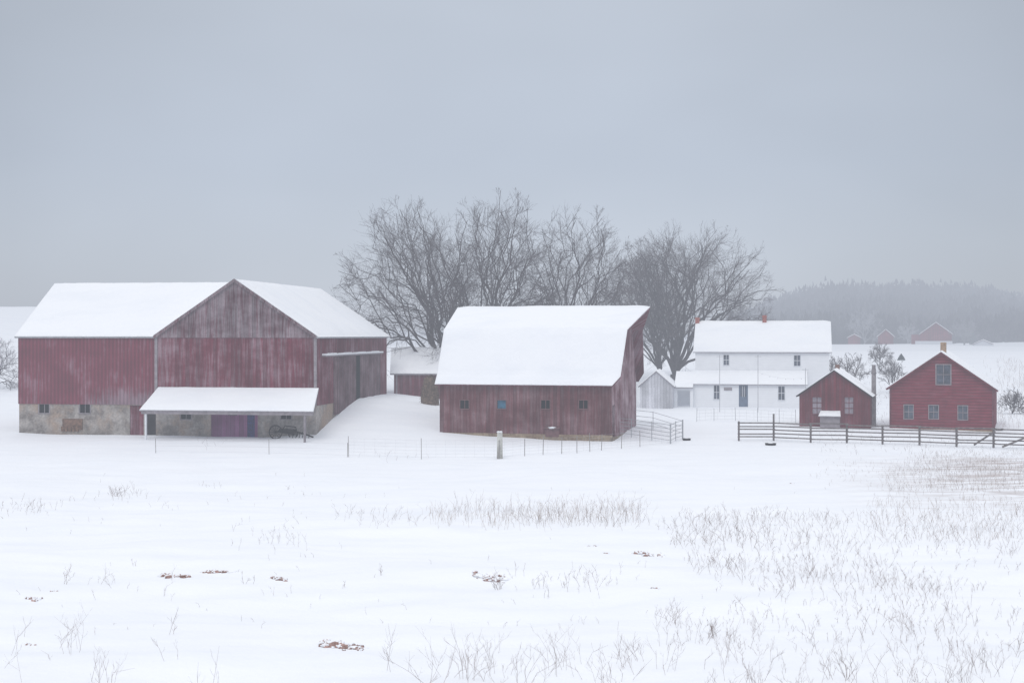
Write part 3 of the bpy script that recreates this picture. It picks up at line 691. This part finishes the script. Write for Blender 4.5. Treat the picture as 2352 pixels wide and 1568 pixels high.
def pipefence():
    P=[(1409,1000),(1450,1004),(1497,1012),(1540,1019),(1552,1012),(1568,1008)]
    pts=[hit(a,b) for a,b in P];e=empty('pipe_corral',pts[3],'galvanised pipe corral panels at the right end of the gambrel barn','fence')
    for i,p in enumerate(pts):
        m=MB();m.tube([p-V((0,0,.3)),p+V((0,0,1.45))],.03 if i not in (3,5) else .055,6);m.build('post',STEEL,e)
    for k in range(5):
        m=MB();m.tube([p+V((0,0,.25+k*.28)) for p in pts],.022,5);m.build('rail',STEEL,e)
    Q=[(1568,1008),(1500,985),(1440,978),(1412,975)];q=[hit(a,b) for a,b in Q]
    for k in range(3):
        m=MB();m.tube([p+V((0,0,.45+k*.45)) for p in q],.018,5);m.build('rail',STEEL,e)
    for p in q[1:]:
        m=MB();m.tube([p-V((0,0,.3)),p+V((0,0,1.4))],.025,5);m.build('post',STEEL,e)
pipefence()
def wirefence(P,label,h=1.35,nw=6,verts=True,pm=STAKE,pr=.02,name='wire_fence',group=None,wr=.004):
    pts=[hit(a,b) for a,b in P];e=empty(name,pts[0],label,'fence',group);rnd=random.Random(len(P))
    for p in pts:
        m=MB();l=V((rnd.uniform(-.06,.06),0,0));m.tube([p-V((0,0,.3)),p+l+V((0,0,h*rnd.uniform(.92,1.08)))],pr,5);m.build('post',pm,e)
    m=MB()
    for k in range(nw):
        m.tube([p+V((0,0,.12+(h-.25)*k/(nw-1))) for p in pts],wr,3,False)
    if verts:
        for i in range(len(pts)-1):
            n=int((pts[i+1]-pts[i]).length/.6)
            for k in range(n):
                q=pts[i].lerp(pts[i+1],(k+.5)/max(n,1));m.tube([q+V((0,0,.1)),q+V((0,0,h-.12))],wr*.7,3,False)
    m.build('wire_mesh',WIRE,e)
wirefence([(801,1049),(968,1054),(1146,1054)],'wire mesh fence on thin posts before the gap left of the gambrel barn')
wirefence([(1150,1053),(1205,1047),(1247,1044),(1290,1042),(1325,1040),(1355,1037),(1381,1034),(1427,1030),(1470,1026),(1540,1019)],'wire mesh fence on thin stakes before the gambrel barn, right of the concrete post',1.2,pr=.024)
wirefence([(358,1040),(618,1043),(798,1049)],'faint wire fence on sparse stakes in front of the long barn',1.0,3,False)
wirefence([(1600,968),(1640,966),(1690,966),(1740,968),(1790,970),(1828,972)],'low thin yard fence in front of the farmhouse',1.1,4,True,STEEL,.02,wr=.007)
# stone post
p=hit(1148,1053);m=MB();h=1.72
m.hexa([p+V((-.2,-.16,-.4)),p+V((.2,-.16,-.4)),p+V((.2,.16,-.4)),p+V((-.2,.16,-.4)),p+V((-.17,-.14,h)),p+V((.17,-.14,h)),p+V((.17,.14,h)),p+V((-.17,.14,h))])
e=empty('gate_post',p,'square pale concrete post standing in the snow before the gambrel barn','post');m.build('shaft',CONC,e)
m=MB();m.lump(p+V((0,0,h+.03)),.17,2,.4);m.build('snow',SNOW,e,True)
# poles with string lights
tops=[]
for px,yt,yb,l in ((1653,815,948,'thin pole in front of the farmhouse left window'),(1741,815,950,'thin pole in front of the farmhouse, right of its blue door'),(1850,845,950,'shorter thin pole at the right end of the farmhouse addition')):
    D=132;p=V(((px-CX)/F*D,D,0));p.z=g(p.x,p.y);t=V((p.x,D,CZ-(yt-HY)/F*D));tops.append(t)
    e=empty('pole',p,l,'pole');m=MB();m.tube([p-V((0,0,.3)),t],.032,6);m.build('shaft',WIRE,e)
    m=MB();m.tube([t+V((-.3,0,-.15)),t+V((.3,0,-.15))],.02,5);m.build('crossbar',WIRE,e)
e=empty('string_lights',tops[1]-V((0,0,1.6)),'sagging string of small bulbs between two poles beside the farmhouse','lights')
m=MB();a=tops[1]-V((0,0,1.6));b=tops[2]-V((0,0,.9));pts=[a.lerp(b,i/12)-V((0,0,.3*math.sin(math.pi*i/12))) for i in range(13)];m.tube(pts,.005,3,False);m.build('cord',WIRE,e)
for p in pts[1:-1:2]:
    m=MB();m.lump(p-V((0,0,.08)),.035,1,1.2);m.build('bulb',WIRE,e,True)
# troughs
for px,py,l,w in ((1770,1022,'black rubber feed trough in the snow before the rail fence',.5),(1577,1011,'small black feed tub beside the pipe corral',.38),(2295,988,'dark tub at the right foot of the red outbuilding',.4)):
    p=hit(px,py);e=empty('feed_trough',p,l,'trough');m=MB();n=20;vs=[]
    for (r,z) in ((w*.8,-.05),(w,.15),(w*.93,.15),(w*.75,.05)):
        for k in range(n): a=2*math.pi*k/n;vs.append(p+V((math.cos(a)*r*.85,math.sin(a)*r*.45,z)))
    m.add(vs,[(i*n+k,i*n+(k+1)%n,(i+1)*n+(k+1)%n,(i+1)*n+k) for i in range(3) for k in range(n)]);m.build('tub',DARK,e)
    m=MB();m.lump(p+V((0,0,.11)),w*.42,5,.25);m.build('snow',SNOW,e,True)
# ------------------------------------------------------------------ clods
CL=[(405,1322,36,'largest heap of frozen reddish soil breaking the snow, left foreground'),(495,1315,32,'thin flat crust of soil right of the largest heap'),(640,1329,22,'small snowy soil clods right of the left foreground heap'),
(75,1376,18,'dark clod at the far left of the foreground'),(126,1358,10,'small clod just above the far left dark clod'),(785,1484,50,'pale reddish soil heap nearest the camera, bottom left of centre'),
(1125,1328,36,'reddish clods beside a dry weed in the centre foreground'),(1360,1253,9,'round soil clod right of centre, farthest in the field'),(1393,1270,6,'tiny reddish clod below the round clod'),
(1490,1274,30,'thin dark soil crust right of the tiny clod'),(1503,1350,10,'small reddish clod among weeds right of centre'),(70,1480,12,'snow dusted clod near the bottom left corner'),(1820,1110,8,'little dark clod in the middle of the right field')]
rnd=random.Random(8)
for px,py,w,l in CL:
    p=hit(px,py);W=w/F*p.y;e=empty('soil_clods',p,l,'soil');m=MB();s=MB();n=max(7,int(w/1.1))
    for k in range(n):
        ox=rnd.uniform(-W,W);q=V((p.x+ox,p.y-ox*.6+rnd.gauss(0,.35)*W,0));q.z=g(q.x,q.y);r=min(W*.2,.12)*rnd.uniform(.2,1)**1.5+.008
        m.lump(q+V((0,0,r*.25)),r,rnd.uniform(0,50),.65)
        if rnd.random()<.85: s.lump(q+V((rnd.uniform(-.5,.5)*r,rnd.uniform(-.3,.5)*r,r*.45)),r*.98,rnd.uniform(0,50),.5)
    for k in range(7):
        ox=rnd.uniform(-W,W)*1.3;q=V((p.x+ox,p.y-ox*.6+W*.25,0));q.z=g(q.x,q.y);s.lump(q-V((0,0,W*.03)),min(W*.4,.3),k+px,.3)
    m.build('clods',CLOD,e);s.build('snow',SNOWG,e,True)
# ------------------------------------------------------------------ weeds
def stalk(m,p,h,rnd,r,tw=3,lean=.35):
    d=V((rnd.gauss(0,lean),rnd.gauss(0,lean)*.7,1)).normalized();bend=V((rnd.gauss(0,.28),rnd.gauss(0,.1),0))
    a=p-V((0,0,.05));b=p+d*h*.5;c=p+(d+bend).normalized()*h
    m.tube([a,b,c],[r,r*.8,r*.4],3,False)
    for k in range(tw):
        t=rnd.uniform(.2,.9);q=a.lerp(b,t*2) if t<.5 else b.lerp(c,t*2-1)
        dd=(d+V((rnd.gauss(0,.7),rnd.gauss(0,.4),rnd.uniform(-.1,.3)))).normalized();L=h*rnd.uniform(.15,.45)
        e_=q+dd*L*.5;f_=q+(dd+V((0,0,.35))).normalized()*L
        m.tube([q,e_,f_],[r*.6,r*.5,r*.3],3,False)
        if tw>3: m.tube([e_,e_+(dd+V((rnd.gauss(0,.6),0,.3))).normalized()*L*.4],[r*.4,r*.25],3,False)
rnd=random.Random(77);W=MB();GR=MB()
RG=[ # x0,x1,y0,y1,count,height,twigs,grass?
(1120,1470,1165,1212,340,.6,2,1),(1180,1450,1185,1210,110,.7,3,0),(975,1120,1170,1208,70,.6,2,1),(1050,1110,1170,1190,18,.75,2,0),(810,960,1175,1212,36,.45,2,0),(770,830,1160,1200,12,.4,2,0),
(1545,1790,1185,1265,230,.48,4,0),(1590,1720,1280,1325,60,.4,4,0),(1700,2050,1280,1365,190,.33,4,0),(1790,2352,1185,1275,420,.4,3,0),(2000,2352,1150,1240,420,.38,2,1),
(2040,2352,1075,1130,1100,.25,1,1),(2100,2352,1040,1085,1000,.23,1,1),(1880,2100,1060,1110,110,.2,2,1),(1200,1385,1320,1380,44,.34,4,0),(0,130,1155,1185,44,.36,3,0),(240,322,1128,1150,30,.4,3,0),
(520,700,1190,1265,34,.38,3,0),(0,500,1490,1600,20,.6,4,0),(870,1330,1520,1600,40,.6,4,0),(1340,1700,1500,1610,60,.45,4,0),(1700,2352,1490,1610,160,.38,4,0),(1500,1760,1410,1490,42,.38,4,0),
(2030,2240,1380,1460,60,.32,4,0),(1850,2050,1400,1480,30,.3,4,0),(2080,2200,1330,1390,50,.32,4,0),(1600,2352,1265,1500,260,.24,4,0),(450,480,1010,1034,8,.6,3,0),(860,960,1040,1062,14,.35,2,0),(130,700,1090,1170,40,.25,2,0),
(0,2352,1110,1500,180,.17,2,0),(200,420,1320,1380,12,.4,3,0),(1880,2352,1000,1040,180,.3,2,0),(1880,2030,955,975,50,.4,3,0),(2290,2352,900,985,160,.7,3,1),(2290,2352,830,900,200,.7,2,1),(1990,2045,860,960,60,.6,3,0)]
for x0,x1,y0,y1,n,h,tw,gs_ in RG:
    cl=[(rnd.uniform(x0,x1),rnd.uniform(y0,y1)) for _ in range(max(2,n//6))]
    for i in range(n):
        if rnd.random()<.55: c=rnd.choice(cl);px=c[0]+rnd.gauss(0,24);py=c[1]+rnd.gauss(0,5)
        else: px=rnd.uniform(x0,x1);py=rnd.uniform(y0,y1)
        if py>1600: continue
        p=hit(px,max(py,790));r=(.00022*p.y*rnd.uniform(.45,.9)*.5+.0016)*.66
        stalk(GR if (gs_ and rnd.random()<.7) else W,p,h*rnd.uniform(.35,1.25),rnd,r,tw,.24 if gs_ else .46)
tag(W.build('dry_weeds',WEED),'dry brown weed stalks poking through the snow across the field','weeds',None,'stuff')
tag(GR.build('dry_grass',GRASSM),'tan dry grass standing in the snow','grass',None,'stuff')
# individual plants
for px,py,h,n,l in ((405,1455,.5,2,'single crooked dry twig in the left foreground'),(148,1340,.6,4,'spindly dry weed left of the largest soil heap'),(882,1318,.45,2,'lone thin twig left of centre'),
 (1150,1352,.42,9,'bushy little dry weed beside the centre clods'),(1000,1575,.8,4,'tall forked weed at the bottom edge, left of centre'),(1200,1580,.8,4,'tall spreading weed at the bottom edge, centre'),
 (240,1585,.65,4,'arching dry weed at the bottom left edge'),(1545,1430,.55,6,'branching dry bush in the right of centre foreground'),(570,1340,.35,3,'thin twig between the left soil clods'),(790,1350,.22,2,'short bent twig left of the lone thin twig'),
 (1090,1560,.5,9,'dense dry weed tuft at the bottom, centre left'),(1940,1560,.5,9,'dense dry weed tuft at the bottom right'),(1640,1465,.38,8,'low dry weed tuft right of the branching bush'),(300,1300,.28,2,'short twig pair above the largest soil heap'),(270,1140,.55,9,'dark weed clump in the far left of the field')):
    p=hit(px,py);e=empty('dry_weed',p,l,'weed');m=MB()
    for k in range(n): stalk(m,p+V((rnd.gauss(0,.09),rnd.gauss(0,.06),0)),h*rnd.uniform(.5,1.1),rnd,.00006*p.y+.0015,4,.45)
    m.build('stems',WEED,e)
# ------------------------------------------------------------------ world, sun, camera
w=bpy.data.worlds.new("World");sc.world=w;w.use_nodes=True;nt=w.node_tree;nt.nodes.clear()
EL=R(48);ROT=R(200)
sky=nd(nt,'ShaderNodeTexSky',sky_type='NISHITA',sun_disc=False,sun_elevation=EL,sun_rotation=ROT)
skc=nd(nt,'ShaderNodeVectorMath',{0:sky.outputs[0],3:.10},operation='SCALE').outputs[0]
tc=nd(nt,'ShaderNodeTexCoord').outputs['Generated']
s=nd(nt,'ShaderNodeSeparateXYZ',{0:tc})
rp=nd(nt,'ShaderNodeValToRGB',{0:s.outputs[2]});cr=rp.color_ramp
cr.elements[0].position=0;cr.elements[0].color=(.565,.61,.70,1);cr.elements[1].position=1;cr.elements[1].color=(1.3,1.33,1.38,1)
for p_,c_ in ((.06,(.57,.62,.715,1)),(.12,(.545,.60,.70,1)),(.24,(.54,.59,.67,1)),(.5,(.95,.98,1.05,1))):
    q=cr.elements.new(p_);q.color=c_
n=nz(nt,nd(nt,'ShaderNodeVectorMath',{0:tc,1:(1.,1.,2.2)},operation='MULTIPLY').outputs[0],2.6,3,.5)
t=mrange(nt,n,.3,.7,.93,1.06)
x2=mth(nt,'MULTIPLY',s.outputs[0],s.outputs[0])
t=mth(nt,'MULTIPLY',t,mth(nt,'MAXIMUM',.84,mth(nt,'SUBTRACT',1.03,mth(nt,'MULTIPLY',x2,1.7))))
oc=nd(nt,'ShaderNodeVectorMath',{0:rp.outputs[0],3:t},operation='SCALE').outputs[0]
mx=mixc(nt,.08,oc,skc)
bg=nd(nt,'ShaderNodeBackground',{0:mx,1:1.});nd(nt,'ShaderNodeOutputWorld',{0:bg.outputs[0]})
l=bpy.data.lights.new('sun','SUN');l.energy=.75;l.angle=R(25);l.color=(1,.98,.95);lo_=bpy.data.objects.new('sun',l);col.objects.link(lo_)
lo_.rotation_euler=(R(42),0,R(-20));lo_.location=(0,0,60)
cam=bpy.data.cameras.new('camera');co=bpy.data.objects.new('camera',cam);col.objects.link(co);co.location=(0,0,CZ);co.rotation_euler=(R(90),0,0)
cam.sensor_width=36;cam.lens=36*F/2352;cam.shift_y=-16/2352;cam.clip_end=6000;sc.camera=co
sc.view_settings.view_transform='Standard'
